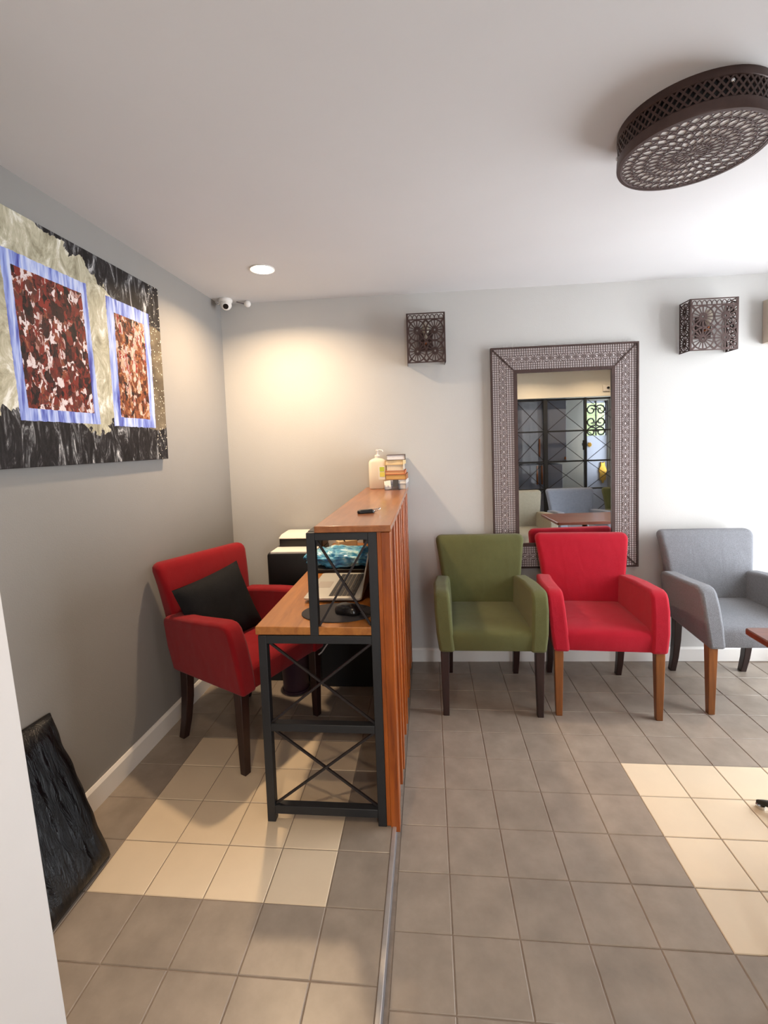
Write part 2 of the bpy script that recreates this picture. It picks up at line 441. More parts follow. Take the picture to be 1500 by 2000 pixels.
# ---------------------------------------------------------------- armchairs
def armchair(label, loc, rotz, fab, legm, group, z=0.0):
    c = empty('armchair', (loc[0], loc[1], z), rotz); tag(c, label, 'chair', group)
    # seat
    def ring(hf, hb, y0, y1, zz, r=0.03):
        out = rrect(1.0, 1.0, 0.13, zz)
        res = []
        for x, y, q in out:
            tt = (y+1)/2; res.append((x*(hf+(hb-hf)*tt), y0+(y1-y0)*tt, q))
        return res
    S = MB().loft([ring(.250,.215,-.268,.22,.372), ring(.252,.216,-.272,.22,.385), ring(.252,.216,-.274,.22,.452),
                   ring(.247,.212,-.266,.215,.470), ring(.232,.197,-.245,.20,.481), ring(.17,.15,-.18,.15,.490), ring(.08,.07,-.09,.07,.493)])
    S.build('seat', fab, c, smooth=60)
    # backrest
    rows = [(.385,.210,.180,.10),(.46,.222,.188,.10),(.58,.238,.200,.098),(.66,.249,.213,.093),(.72,.257,.224,.088),(.78,.265,.238,.082),(.85,.276,.258,.076)]
    R = []
    def brow(hw, yf, th, zz, ins=0.0, arch=0.0):
        out = []
        for x, y, q in rrect(hw-ins, th/2-ins*0.7, min(.028, th/2-ins*0.7-0.002), zz, 0, yf+th/2, n=4):
            u = x/hw
            out.append((x, y+0.012*u*u*-1, q+arch*(1-u*u)))
        return out
    for zz, hw, yf, th in rows: R.append(brow(hw, yf, th, zz))
    R.append(brow(.279,.263,.075,.866,0.004,.006)); R.append(brow(.280,.266,.074,.878,0.013,.008)); R.append(brow(.280,.268,.073,.884,0.026,.008))
    MB().loft(R).build('backrest', fab, c, smooth=60)
    # arms
    prof = [(-.285,.366),(-.279,.47),(-.258,.585),(-.236,.648),(-.214,.672),(-.180,.678),(.02,.662),(.17,.648),(.225,.642),(.250,.62),(.235,.50),(.215,.372)]
    for s in (-1, 1):
        vs = []
        n = len(prof)
        for side in (0, 1):
            for y, zz in prof:
                fl_ = 0.022*(zz-.37)/.33
                back = max(0, (y-0.02))*0.10
                x = (.198 if side == 0 else .280)+fl_-back+.008*math.sin(PI*min(1, max(0, (zz-.37)/.31)))*(side == 1)
                vs.append((s*x, y, zz))
        fs = [tuple(range(n)), tuple(range(2*n-1, n-1, -1))]+[(i, i+n, (i+1) % n+n, (i+1) % n) for i in range(n)]
        MB().add(vs, fs).build('arm', fab, c, bevel=0.026, segs=4)
    # legs
    for s in (-1, 1):
        MB().loft([[(s*.250+dx*h, -.238+dy*h, zz) for dx, dy in ((-1,-1),(1,-1),(1,1),(-1,1))] for zz, h in ((0,.016),(.19,.020),(.39,.024))]).build('leg', legm, c, bevel=0.003)
        MB().loft([[(s*xx+dx*h, yy+dy*h*1.15, zz) for dx, dy in ((-1,-1),(1,-1),(1,1),(-1,1))] for zz, h, yy, xx in ((0,.016,.240,.207),(.10,.018,.212,.207),(.22,.020,.192,.207),(.40,.022,.185,.205))]).build('leg', M_leg_d, c, bevel=0.003)  # rear legs always dark: on brown-legged chairs this is shade in the colour
    return c
G = 'upholstered armchairs in the waiting area'
armchair('olive green armchair with dark legs beside the wooden counter', (.278, .390), 0.0, M_green, M_leg_d, G)
armchair('bright red armchair with brown legs in front of the mirror', (.893, .398), math.radians(-3), M_red, M_leg_b, G)
armchair('light grey tweed armchair at the right edge of the row', (1.672, .452), 0.0, M_grey, M_leg_b, G)
armchair('shade-darkened red armchair with a black cushion behind the reception desk', (-.980, -.112), math.radians(65), M_red_shade, M_leg_d, 'desk chair', ZL)
armchair('beige grey armchair reflected at the left of the mirror', (1.12, -1.36), math.radians(180), M_beige, M_leg_d, G)
armchair('blue grey armchair reflected behind the table in the mirror', (1.76, -1.46), math.radians(180), M_blueg, M_leg_d, G)
armchair('green armchair reflected at the right edge of the mirror', (2.40, -1.42), math.radians(180), M_green, M_leg_d, G)

# black cushion leaning on the backrest
def cushion_mesh(w_, h_, th):
    N = 14; vs = []; fs = []
    for side in (-1, 1):
        for i in range(N+1):
            for j in range(N+1):
                u, v = 2*i/N-1, 2*j/N-1
                e = max(0, (1-u**4))*max(0, (1-v**4))
                pin = 1-0.06*(1-abs(u))*abs(v)**2-0.06*(1-abs(v))*abs(u)**2
                vs.append((u*w_/2*(1-0.05*(1-v*v)), side*th/2*e**0.55+0.006*noise.noise((u*2, v*2, side*3)), v*h_/2*(1-0.05*(1-u*u))))
    K = (N+1)**2
    for s in (0, 1):
        for i in range(N):
            for j in range(N):
                a = s*K+i*(N+1)+j; q = (a, a+1, a+N+2, a+N+1); fs.append(q if s else q[::-1])
    return MB().add(vs, fs)
cu = cushion_mesh(.38, .36, .13).build('cushion', M_blackf, smooth=80)
th = math.radians(65)
lx, ly, lz = -0.058, 0.100, .632
cu.location = (-.980+lx*math.cos(th)-ly*math.sin(th), -.112+lx*math.sin(th)+ly*math.cos(th), ZL+lz)
cu.rotation_euler = (math.radians(-20), math.radians(-9), th-math.radians(4))
tag(cu, 'plump black square cushion resting on the red desk chair', 'cushion')

# ---------------------------------------------------------------- reception counter
rc = empty('reception_counter', (-.45, .04, ZL)); tag(rc, 'wooden reception counter with dark steel frame and slatted front', 'counter')
def C(mb, name, m, parent=rc, **k):
    mb.v = [(x+.45, y-.04, z-ZL) for x, y, z in mb.v]
    return mb.build(name, m, parent, **k)
YN, YF = -.690, .760
PW = .032
for (yy, far_) in ((YN, 0), (YF-PW, 1)):
    ya, yc = yy, yy+PW
    C(MB().box(-.682, -.650, ya, yc, ZL, .795), 'post', M_steel, bevel=0.002)
    C(MB().box(-.256, -.224, ya, yc, ZL, 1.178), 'post', M_steel, bevel=0.002)
    C(MB().box(-.482, -.450, ya, yc, .795, 1.178), 'post', M_steel, bevel=0.002)
    for z0, z1, xa, xb in ((.098,.130,-.650,-.256),(.425,.455,-.650,-.256),(.765,.795,-.650,-.256),(1.150,1.178,-.450,-.256)):
        C(MB().box(xa, xb, ya, yc, z0, z1), 'rail', M_steel, bevel=0.002)
    ym = (ya+yc)/2
    for (xa, za, xb, zb) in ((-.650,.130,-.256,.425),(-.650,.455,-.256,.765),(-.450,.826,-.256,1.150)):
        C(MB().bar((xa, ym-.003, za), (xb, ym-.003, zb), .008, .008), 'brace_rod', M_rod)
        C(MB().bar((xa, ym+.004, zb), (xb, ym+.004, za), .008, .008), 'brace_rod', M_rod)
C(MB().box(-.682, -.650, YN+PW, YF-PW, .765, .795), 'side_rail', M_steel, bevel=0.002)
C(MB().box(-.256, -.224, YN+PW, YF-PW, .765, .795), 'side_rail', M_steel, bevel=0.002)
C(MB().box(-.482, -.450, YN+PW, YF-PW, 1.150, 1.180), 'side_rail', M_steel, bevel=0.002)
C(MB().box(-.256, -.224, YN+PW, YF-PW, 1.150, 1.178), 'side_rail', M_steel, bevel=0.002)
C(MB().box(-.692, -.226, YN+.002, YF, .797, .828), 'desk_top', M_desk, bevel=0.003)
C(MB().box(-.449, -.170, YN-.008, YF, 1.179, 1.203), 'counter_top', M_ctop, bevel=0.003)
C(MB().box(-.223, -.209, YN+.002, YF, ZL+.004, 1.177), 'backing_board', M_slat)
y = YN
k = 0
slw = [.050, .062, .045, .070, .050, .058]
while y < YF-.02:
    wd = slw[k % 6]; y2 = min(y+wd, YF)
    d = (.034, .020, .028, .016, .032, .022)[k % 6]
    C(MB().box(-.209, -.209+d, y+.001, y2-.003, ZL-.02+.012*(k % 3), 1.177), 'slat', M_slat, bevel=0.0025)
    y = y2; k += 1

# ---------------------------------------------------------------- things on the counter top
CT = 1.203
bt = empty('pump_bottle', (-.358, .655, CT)); tag(bt, 'white pump dispenser bottle with a yellow green label on the counter', 'bottle')
M_bot = mat('bottle_white', (236, 226, 206), 0.35)
MB().loft([rrect(.052,.032,.022,0.0), rrect(.056,.036,.024,.006), rrect(.057,.036,.024,.10), rrect(.056,.035,.024,.168), rrect(.050,.031,.022,.182), rrect(.034,.024,.018,.192), rrect(.016,.016,.0155,.197)]).build('body', M_bot, bt, smooth=60)
MB().lathe([(.017,.197),(.017,.213),(.014,.216),(.006,.218),(.006,.240),(.010,.241),(.010,.250),(.004,.252)], n=20).build('pump', M_white, bt, smooth=40)
MB().tube([(.0,0,.246),(.020,-.004,.247),(.034,-.007,.244),(.037,-.008,.236)], .0045, 8).build('spout', M_white, bt, smooth=60)
MB().box(.008,.050,-.0372,-.036,.060,.145).build('label', mat('label_white', (240, 238, 230), 0.5), bt)
MB().box(.016,.046,-.0382,-.0372,.112,.140).build('label_patch', mat('label_lime', (196, 214, 70), 0.5), bt)
MB().box(.016,.048,-.0382,-.0372,.078,.108).build('label_patch', mat('label_yellow', (232, 226, 110), 0.5), bt)
bz = CT
books = [  # thickness, half width, half depth, cover colour, page colour, colour words
 (.034,.066,.095,(150,140,138),(228,220,208),'grey covered book at the bottom of the stack on the counter'),
 (.026,.064,.092,(196,190,184),(236,230,220),'white covered book second from the bottom of the counter stack'),
 (.033,.064,.094,(150,92,50),(206,160,96),'brown covered book with tan pages in the counter stack'),
 (.024,.062,.090,(186,104,60),(214,158,108),'thin orange book in the middle of the counter stack'),
 (.036,.052,.088,(196,178,156),(220,200,170),'smaller beige book above the orange one in the counter stack'),
 (.030,.055,.090,(206,176,124),(232,206,160),'cream book second from the top of the counter stack'),
 (.032,.058,.092,(92,80,78),(232,226,222),'dark covered book on top of the counter stack')]
for i, (t_, hx, hy, cc, pc, lab) in enumerate(books):
    bk = empty('book', (-.236+random.uniform(-.006,.006), .665, bz), random.uniform(-.06,.06)); tag(bk, lab, 'book', 'stacked books on the counter')
    cm = mat('cover_%d' % i, cc, 0.5); pm = mat('pages_%d' % i, pc, 0.85, var=0.06, scale=150)
    MB().box(-hx+.003, hx-.002, -hy+.003, hy-.003, .003, t_-.003).build('page_block', pm, bk)
    m = MB().box(-hx, hx, -hy, hy, 0, .003).box(-hx, hx, -hy, hy, t_-.003, t_).box(hx-.003, hx+.001, -hy, hy, 0, t_)
    m.build('cover', cm, bk)
    bz += t_
ch = empty('card_holder', (-.262, .545, CT), -.1); tag(ch, 'clear acrylic card holder in front of the books', 'card holder')
MB().box(-.042,.048,-.02,.03,0,.004).box(-.042,.048,-.022,-.019,0,.022).box(-.042,-.039,-.02,.03,0,.03).box(.045,.048,-.02,.03,0,.03).build('tray', M_acryl, ch)
MB().add([(-.042,.0,.003),(.048,.0,.003),(.048,.026,.05),(-.042,.026,.05),(-.042,.003,.003),(.048,.003,.003),(.048,.029,.05),(-.042,.029,.05)], [(0,1,2,3),(7,6,5,4),(0,4,5,1),(1,5,6,2),(2,6,7,3),(3,7,4,0)]).build('back_plate', M_acryl, ch)
def card(name, lab, x, m, dx, tilt, hgt):
    o = MB().box(-dx, dx, -.0015, .0015, 0, hgt).build(name, m, loc=(-.262+x, .537, CT+.0045)); o.rotation_euler = (math.radians(-22), tilt, -.1); return tag(o, lab, 'card')
cw = card('business_card', 'white business card propped in the acrylic holder', -.022, M_paper, .020, -.18, .056)
MB().box(-.003,.006,-.0022,-.0016,.020,.023).box(.004,.0065,-.0022,-.0016,.014,.022).box(-.003,.006,-.0022,-.0016,.012,.0145).build('print', mat('print_grey', (120,118,140), 0.7), cw)
card('business_card', 'dark business card beside the white one in the holder', .022, mat('dark_card', (48,46,50), 0.5), .017, .0, .060)
ks = empty('car_keys', (-.30, -.40, CT), .35); tag(ks, 'black car key fob with metal ring lying on the counter', 'keys')
MB().loft([rrect(.034,.015,.010,.0), rrect(.036,.017,.012,.004), rrect(.034,.015,.011,.012), rrect(.026,.010,.008,.015)]).build('fob', M_blackp, ks, smooth=50)
MB().tube([(.050+.016*math.cos(a), .004+.014*math.sin(a), .010+.008*math.cos(a)) for a in [2*PI*q/24 for q in range(24)]], .0015, 6, closed=True).build('key_ring', M_chrome, ks, smooth=60)
MB().box(.012,.058,-.008,-.001,.0152,.0175).build('key_blade', M_chrome, ks, bevel=.0006)

# ---------------------------------------------------------------- things on the desk
DT = .828
lp = empty('laptop', (-.452, -.240, DT)); tag(lp, 'open silver laptop with dark keys on the desk', 'laptop')
MB().loft([rrect(.116,.180,.012,.006), rrect(.124,.190,.014,.012), rrect(.125,.191,.014,.020), rrect(.124,.190,.014,.021)]).build('base', M_silver, lp, smooth=40)
for y_ in (-.161, .161): MB().box(-.105,.105,y_-.011,y_+.011,0,.008).build('rubber_foot', M_blackm, lp)
MB().box(-.104,-.040,-.045,.045,.021,.0215).build('trackpad', mat('trackpad_grey', (170,160,150), 0.4), lp)
MB().box(-.022,.092,-.165,.165,.0205,.0213).build('keyboard_bed', mat('key_bed', (150,140,125), 0.5, metal=.2), lp)
kb = MB()
for i in range(6):
    for j in range(15):
        x = -.020+i*.0188; yy = -.162+j*.0217
        kb.box(x+.001, x+.0165, yy+.001, yy+.0200, .0213, .0232)
ko = kb.build('keys', mat('key_black', (40,36,36), 0.5), lp); ko['kind'] = 'stuff'
sc = MB(); a = math.radians(12)
sc.add([(.118+math.sin(a)*h+t_, y_, .021+math.cos(a)*h) for y_ in (-.188,.188) for h, t_ in ((0,0),(0,.006),(.235,.006),(.235,0))], [(0,1,2,3),(7,6,5,4),(0,4,5,1),(1,5,6,2),(2,6,7,3),(3,7,4,0)])
sc.build('screen', M_silver, lp)
so = MB().add([(.1175+math.sin(a)*h, y_, .021+math.cos(a)*h) for y_, h in ((-.178,.012),(.178,.012),(.178,.225),(-.178,.225))], [(0,1,2,3)]).build('display', mat('display_dark', (30,32,38), 0.2), lp)
mp_ = MB().lathe([(.125,0),(.130,.001),(.130,.004),(.127,.005),(.02,.0052)], n=48).build('mouse_pad', mat('mousepad_grey', (52,50,54), 0.85, bump=.3, bscale=400), loc=(-.405, -.545, DT), smooth=40)
mp_.scale = (1.12, .80, 1); tag(mp_, 'round dark grey mouse pad on the desk', 'mouse pad')
ms = empty('computer_mouse', (-.362, -.560, DT+.0055), math.radians(70)); tag(ms, 'black computer mouse on the round pad', 'mouse')
MB().loft([rrect(.028,.050,.024,.0), rrect(.031,.054,.027,.006), rrect(.031,.053,.027,.016), rrect(.027,.047,.024,.028), rrect(.019,.036,.017,.035), rrect(.008,.018,.007,.038)]).build('body', mat('mouse_black', (26,22,22), 0.25), ms, smooth=70)
MB().tube([(-.004,-.026,.034),(.004,-.026,.034)], .007, 10).build('scroll_wheel', M_blackm, ms, smooth=50)
MB().tube([(0,-.053,.008),(.01,-.09,.004),(.05,-.12,.003),(.10,-.10,.003),(.13,-.05,.003)], .002, 6).build('cable', M_blackm, ms, smooth=60)
# blue bag and binder
bn = MB().box(-.64,-.27,.02,.32,DT,DT+.020).build('binder', M_blackm, bevel=.004); tag(bn, 'flat black binder lying under the blue plastic bag', 'binder')
bm = bmesh.new(); bmesh.ops.create_icosphere(bm, subdivisions=5, radius=1)
for v in bm.verts:
    p = v.co.copy()
    q = Vector((math.copysign(abs(p.x)**.7, p.x)*.235, math.copysign(abs(p.y)**.8, p.y)*.13, math.copysign(abs(p.z)**.75, p.z)*.036))
    n1 = noise.noise(p*3.0+Vector((3,1,7))); n2 = abs(noise.noise(p*7.0)); n3 = abs(noise.noise(p*15.0+Vector((5,5,5))))
    q += p*(.022*n1-.026*n2-.010*n3+.012)
    q.z = max(q.z, -.034)
    if p.x < -.6: q += Vector((-.03*(-p.x-.6), 0, .02*noise.noise(p*6)))
    v.co = q
me = D.meshes.new('plastic_bag'); bm.to_mesh(me); bm.free()
for p in me.polygons: p.use_smooth = True
m_, t, b = new_mat('blue_plastic_film')
g = t.node('ShaderNodeNewGeometry'); n = t.node('ShaderNodeTexNoise', i_Scale=16.0, i_Detail=4.0, i_Distortion=1.2); t.link(g.outputs['Position'], n.inputs['Vector'])
t.link(t.ramp(n.outputs[0], [(.34, lin((24,92,146))), (.5, lin((84,164,200))), (.66, lin((196,226,226)))]), b.inputs['Base Color'])
b.inputs['Roughness'].default_value = .28
me.materials.append(m_)
bo = D.objects.new('plastic_bag', me); COL.objects.link(bo); bo.location = (-.475, .17, DT+.020+.035); tag(bo, 'crumpled blue plastic bag on the desk behind the laptop', 'bag')
# power box and desk cables
pb = empty('power_adapter', (-.57, .60, DT), .5); tag(pb, 'beige power adapter with cords at the far end of the desk', 'adapter')
MB().box(-.065,.065,-.03,.03,0,.055).build('housing', mat('beige_plastic', (206,184,146), 0.5), pb, bevel=.006)
MB().tube([(-.04,-.03,.03),(-.06,-.07,.02),(-.05,-.12,.006),(.0,-.16,.004)], .004, 8).build('cord', mat('white_cord', (216,200,180), .5), pb, smooth=60)
MB().tube([(-.02,-.028,.05),(-.05,-.02,.10),(-.07,.0,.13),(-.09,.06,.08)], .004, 8).build('cord', M_blackm, pb, smooth=60)
MB().tube([(.06,0,.04),(.12,.03,.045),(.18,.02,.05),(.24,.05,.05),(.29,.10,.04)], .0035, 8).build('cord', M_blackm, pb, smooth=60)
# printer on a black stand
st = MB().box(-1.035,-.705,.36,.735,ZL,.612).build('printer_stand', M_blackm, bevel=.004); tag(st, 'low black cabinet in the corner carrying the printer', 'cabinet')
pr = empty('printer', (-.866, .545, .612)); tag(pr, 'black desktop printer loaded with white paper in the corner', 'printer')
MB().loft([rrect(.168,.186,.02,.0), rrect(.172,.190,.02,.012), rrect(.172,.190,.02,.020), rrect(.160,.172,.02,.034), rrect(.158,.170,.02,.05), rrect(.158,.172,.02,.225), rrect(.154,.168,.02,.235)]).build('body', M_blackp, pr, smooth=40)
MB().box(-.125,.155,-.02,.165,.235,.298).build('scanner_unit', M_blackp, pr, bevel=.008)
MB().loft([rrect(.145,.095,.01,.298,.02,.07), rrect(.147,.097,.01,.302,.02,.07), rrect(.135,.085,.01,.322,.02,.075), rrect(.125,.075,.01,.325,.02,.075)]).build('lid', M_paper, pr, smooth=40)
MB().box(-.135,.135,-.160,-.02,.236,.246).build('paper_tray_sheets', M_paper, pr)
# under the desk
tw = MB().box(-.700,-.300,.30,.700,ZL,.66).build('storage_box', mat('matt_black_box', (13,12,13), .8), bevel=.008); tag(tw, 'large black storage box in the dark under the desk', 'box')
bi = empty('waste_bin', (-.845, .27, ZL)); tag(bi, 'small dark purple waste bin under the desk', 'bin')
M_pur = mat('dark_purple_plastic', (52,26,44), .55)
MB().lathe([(.070,0),(.072,.004),(.086,.24),(.090,.245),(.086,.250),(.080,.245),(.067,.008),(.01,.006)], n=28).build('shell', M_pur, bi, smooth=40)
MB().lathe([(.076,0),(.078,.006),(.078,.014),(.072,.016)], n=28).build('foot_ring', M_pur, bi, smooth=40)
tag(MB().tube([(-.46,-.52,.764),(-.455,-.52,.72),(-.46,-.52,.69),(-.485,-.52,.655),(-.498,-.52,.645)], .003, 8).build('usb_cable', mat('grey_cable', (130,124,122), .5), smooth=60), 'thin grey cable hanging under the desk top', 'cable')

M_liner, t, b = new_mat('black_bin_liner')
b.inputs['Base Color'].default_value = (*lin((6,5,7)), 1); b.inputs['Roughness'].default_value = .24; b.inputs['Specular IOR Level'].default_value = .35
g = t.node('ShaderNodeNewGeometry'); mp = t.node('ShaderNodeMapping'); mp.inputs['Scale'].default_value = (14, 34, 5); mp.inputs['Rotation'].default_value = (.25, 0, 0)
t.link(g.outputs['Position'], mp.inputs['Vector'])
n = t.node('ShaderNodeTexNoise', i_Scale=1.0, i_Detail=6.0, i_Roughness=.65, i_Distortion=.8); t.link(mp.outputs[0], n.inputs['Vector'])
bp = t.node('ShaderNodeBump', i_Strength=.9, i_Distance=.010); t.link(n.outputs[0], bp.inputs['Height']); t.link(bp.outputs[0], b.inputs['Normal'])
# ---------------------------------------------------------------- wrapped board leaning on the left wall
N1, N2 = 44, 36
A0 = Vector((-1.195, -.868, ZL+.004)); A1 = Vector((-1.195, -1.37, ZL+.004))
T0 = Vector((xl(-.85)+.012, -.842, .572)); T1 = Vector((xl(-1.37)+.012, -1.37, .60))
vs, fs = [], []
for i in range(N1+1):
    for j in range(N2+1):
        u, v = i/N1, j/N2
        p = (A0.lerp(A1, u)).lerp(T0.lerp(T1, u), v)
        nrm = Vector((.93, 0, .36))
        d = .030+.006*noise.noise((u*4+v*2.4, v*1.2, 1.3))+.008*abs(noise.noise((u*9-v*4, v*1.6, 4.0)))+.0015*noise.noise((u*20, v*7, 2.0))
        e = min(u*9, (1-v)*9, v*14, 1.0)
        d *= max(0, e)**.5
        y_ = .010*noise.noise((v*7, 3.0, u))*(1-u) if u < .3 else 0
        vs.append(p+nrm*d+Vector((0, y_, .008*noise.noise((u*9, 0, 5))*v)))
K = len(vs)
for i in range(N1+1):
    for j in range(N2+1):
        u, v = i/N1, j/N2
        vs.append((A0.lerp(A1, u)).lerp(T0.lerp(T1, u), v)-Vector((.006, 0, 0)))
for s in (0, K):
    for i in range(N1):
        for j in range(N2):
            a_ = s+i*(N2+1)+j; fs.append((a_, a_+1, a_+N2+2, a_+N2+1))
edge = [i*(N2+1) for i in range(N1+1)]+[N1*(N2+1)+j for j in range(1, N2+1)]+[i*(N2+1)+N2 for i in range(N1-1, -1, -1)]+[j for j in range(N2-1, 0, -1)]
for q in range(len(edge)):
    a_, c_ = edge[q], edge[(q+1) % len(edge)]; fs.append((a_, c_, c_+K, a_+K))
wb = MB().add(vs, fs).build('wrapped_board', M_liner, smooth=70)
tag(wb, 'flat board wrapped in shiny black plastic leaning on the left wall', 'wrapped board')

# ---------------------------------------------------------------- abstract canvas
cv = empty('abstract_painting', (xl(-.69), -.69, 1.88), math.atan2(1, LS)-PI/2)
tag(cv, 'abstract canvas with blue bordered blocks hung on the left wall', 'painting')
def painting_mat():
    m, t, b = new_mat('abstract_paint')
    tc = t.node('ShaderNodeTexCoord'); sx = t.node('ShaderNodeSeparateXYZ')
    t.link(tc.outputs['Object'], sx.inputs[0])
    Y, Z = sx.outputs[1], sx.outputs[2]
    def noise_(scale, sv=(1,1,1), rot=(0,0,0), det=5, dist=0.0, rgh=.6):
        mp = t.node('ShaderNodeMapping'); mp.inputs['Scale'].default_value = sv; mp.inputs['Rotation'].default_value = rot
        t.link(tc.outputs['Object'], mp.inputs['Vector'])
        n = t.node('ShaderNodeTexNoise', i_Scale=scale, i_Detail=float(det), i_Roughness=rgh, i_Distortion=dist)
        t.link(mp.outputs[0], n.inputs['Vector']); return n.outputs[0]
    # ground: cream field, dark towards the rim (as painted)
    cream = t.ramp(noise_(7, (1,2.2,1), (-.7,0,0), 9, .8, .72), [(.30, lin((92,84,70))), (.42, lin((150,144,122))), (.54, lin((186,180,158))), (.64, lin((228,226,218)))])
    dark = t.ramp(noise_(6.5, (1,3.6,1), (.8,0,0), 9, 1.2, .72), [(.40, lin((16,12,14))), (.52, lin((36,32,34))), (.58, lin((96,96,98))), (.66, lin((206,204,204)))])
    brown = t.ramp(noise_(7, (1,1,1), (0,0,0), 6, .6), [(.3, lin((48,40,34))), (.6, lin((110,98,80))), (.8, lin((190,180,160)))])
    wob = t.math('MULTIPLY_ADD', noise_(4, (1,1,1), (0,0,0), 6, .5), .34, -.17)
    zz = t.math('ADD', Z, wob); yy = t.math('ADD', Y, wob)
    low = t.math('LESS_THAN', zz, -.265)
    diag = t.math('MULTIPLY_ADD', Y, -.32, .40)          # dark wedge in the upper right
    up = t.math('GREATER_THAN', zz, diag)
    right = t.math('GREATER_THAN', yy, .50)
    col = t.mix(right, cream, brown)
    col = t.mix(up, col, dark)
    col = t.mix(low, col, dark)
    # blocks
    def rect(y0, y1, z0, z1, slant=0.0, jit=.012):
        j = t.math('MULTIPLY_ADD', noise_(40), jit*2, -jit)
        y2 = t.math('ADD', t.math('MULTIPLY_ADD', Z, slant, Y), j); z2 = t.math('ADD', Z, j)
        a = t.math('MULTIPLY', t.math('GREATER_THAN', y2, y0), t.math('LESS_THAN', y2, y1))
        c = t.math('MULTIPLY', t.math('GREATER_THAN', z2, z0), t.math('LESS_THAN', z2, z1))
        return t.math('MULTIPLY', a, c)
    blue = t.ramp(noise_(4, (1,9,1), (0,0,0), 4, .4), [(.30, lin((62,60,136))), (.40, lin((98,110,182))), (.50, lin((150,164,216))), (.62, lin((196,204,230)))])
    def mosaic(scale, stops, off):
        mp = t.node('ShaderNodeMapping'); mp.inputs['Scale'].default_value = (1, 1.35, .8); mp.inputs['Location'].default_value = (off, off, off)
        t.link(tc.outputs['Object'], mp.inputs['Vector'])
        ds = t.node('ShaderNodeTexNoise', i_Scale=26.0, i_Detail=3.0); t.link(mp.outputs[0], ds.inputs['Vector'])
        mxv = t.node('ShaderNodeMix'); mxv.data_type = 'VECTOR'; mxv.inputs[0].default_value = .045
        t.link(mp.outputs[0], mxv.inputs[4]); t.link(ds.outputs[1], mxv.inputs[5])
        def vr(s):
            v = t.node('ShaderNodeTexVoronoi', i_Scale=s); v.distance = 'CHEBYCHEV'
            t.link(mxv.outputs[1], v.inputs['Vector'])
            sp = t.node('ShaderNodeSeparateColor'); t.link(v.outputs['Color'], sp.inputs[0]); return sp.outputs[0]
        f = t.math('ADD', t.math('MULTIPLY', vr(scale), .62), t.math('MULTIPLY', vr(scale*2.3), .38))
        return t.ramp(f, stops)
    mo1 = mosaic(27, [(.14, lin((26,18,20))), (.32, lin((58,28,26))), (.46, lin((104,40,34))), (.54, lin((128,44,36))), (.62, lin((70,44,40))), (.72, lin((140,74,52))), (.80, lin((214,200,200)))], 0.0)
    mo2 = mosaic(30, [(.12, lin((34,24,22))), (.28, lin((92,50,34))), (.44, lin((134,72,44))), (.54, lin((158,108,70))), (.66, lin((196,176,160))), (.76, lin((186,170,164))), (.88, lin((140,46,36)))], 3.7)
    col = t.mix(rect(-.200,.175,-.268,.292,.05,.005), col, blue)
    col = t.mix(rect(-.165,.145,-.225,.246,.05,.003), col, mo1)
    col = t.mix(rect(.272,.570,-.272,.282,0,.006), col, blue)
    col = t.mix(rect(.318,.528,-.232,.222,0,.005), col, mo2)
    # white spatter on the right rim
    vo = t.node('ShaderNodeTexVoronoi', i_Scale=70.0); t.link(tc.outputs['Object'], vo.inputs['Vector'])
    sp = t.math('MULTIPLY', t.math('LESS_THAN', vo.outputs['Distance'], .20), t.math('GREATER_THAN', Y, .575))
    col = t.mix(sp, col, lin((226,218,200)))
    t.link(col, b.inputs['Base Color']); b.inputs['Roughness'].default_value = .6; b.inputs['Specular IOR Level'].default_value = .2
    bp = t.node('ShaderNodeBump', i_Strength=.35, i_Distance=.003)
    t.link(noise_(60, (1,1,1), (0,0,0), 4), bp.inputs['Height']); t.link(bp.outputs[0], b.inputs['Normal'])
    return m
# canvas local: +y towards the back wall, x out of the wall
MB().box(.004, .030, -.66, .662, -.428, .430).build('canvas', painting_mat(), cv, bevel=.002)
for z_ in (-.395, .395): MB().box(.0, .012, -.64, .64, z_-.015, z_+.015).build('stretcher', M_leg_b, cv)

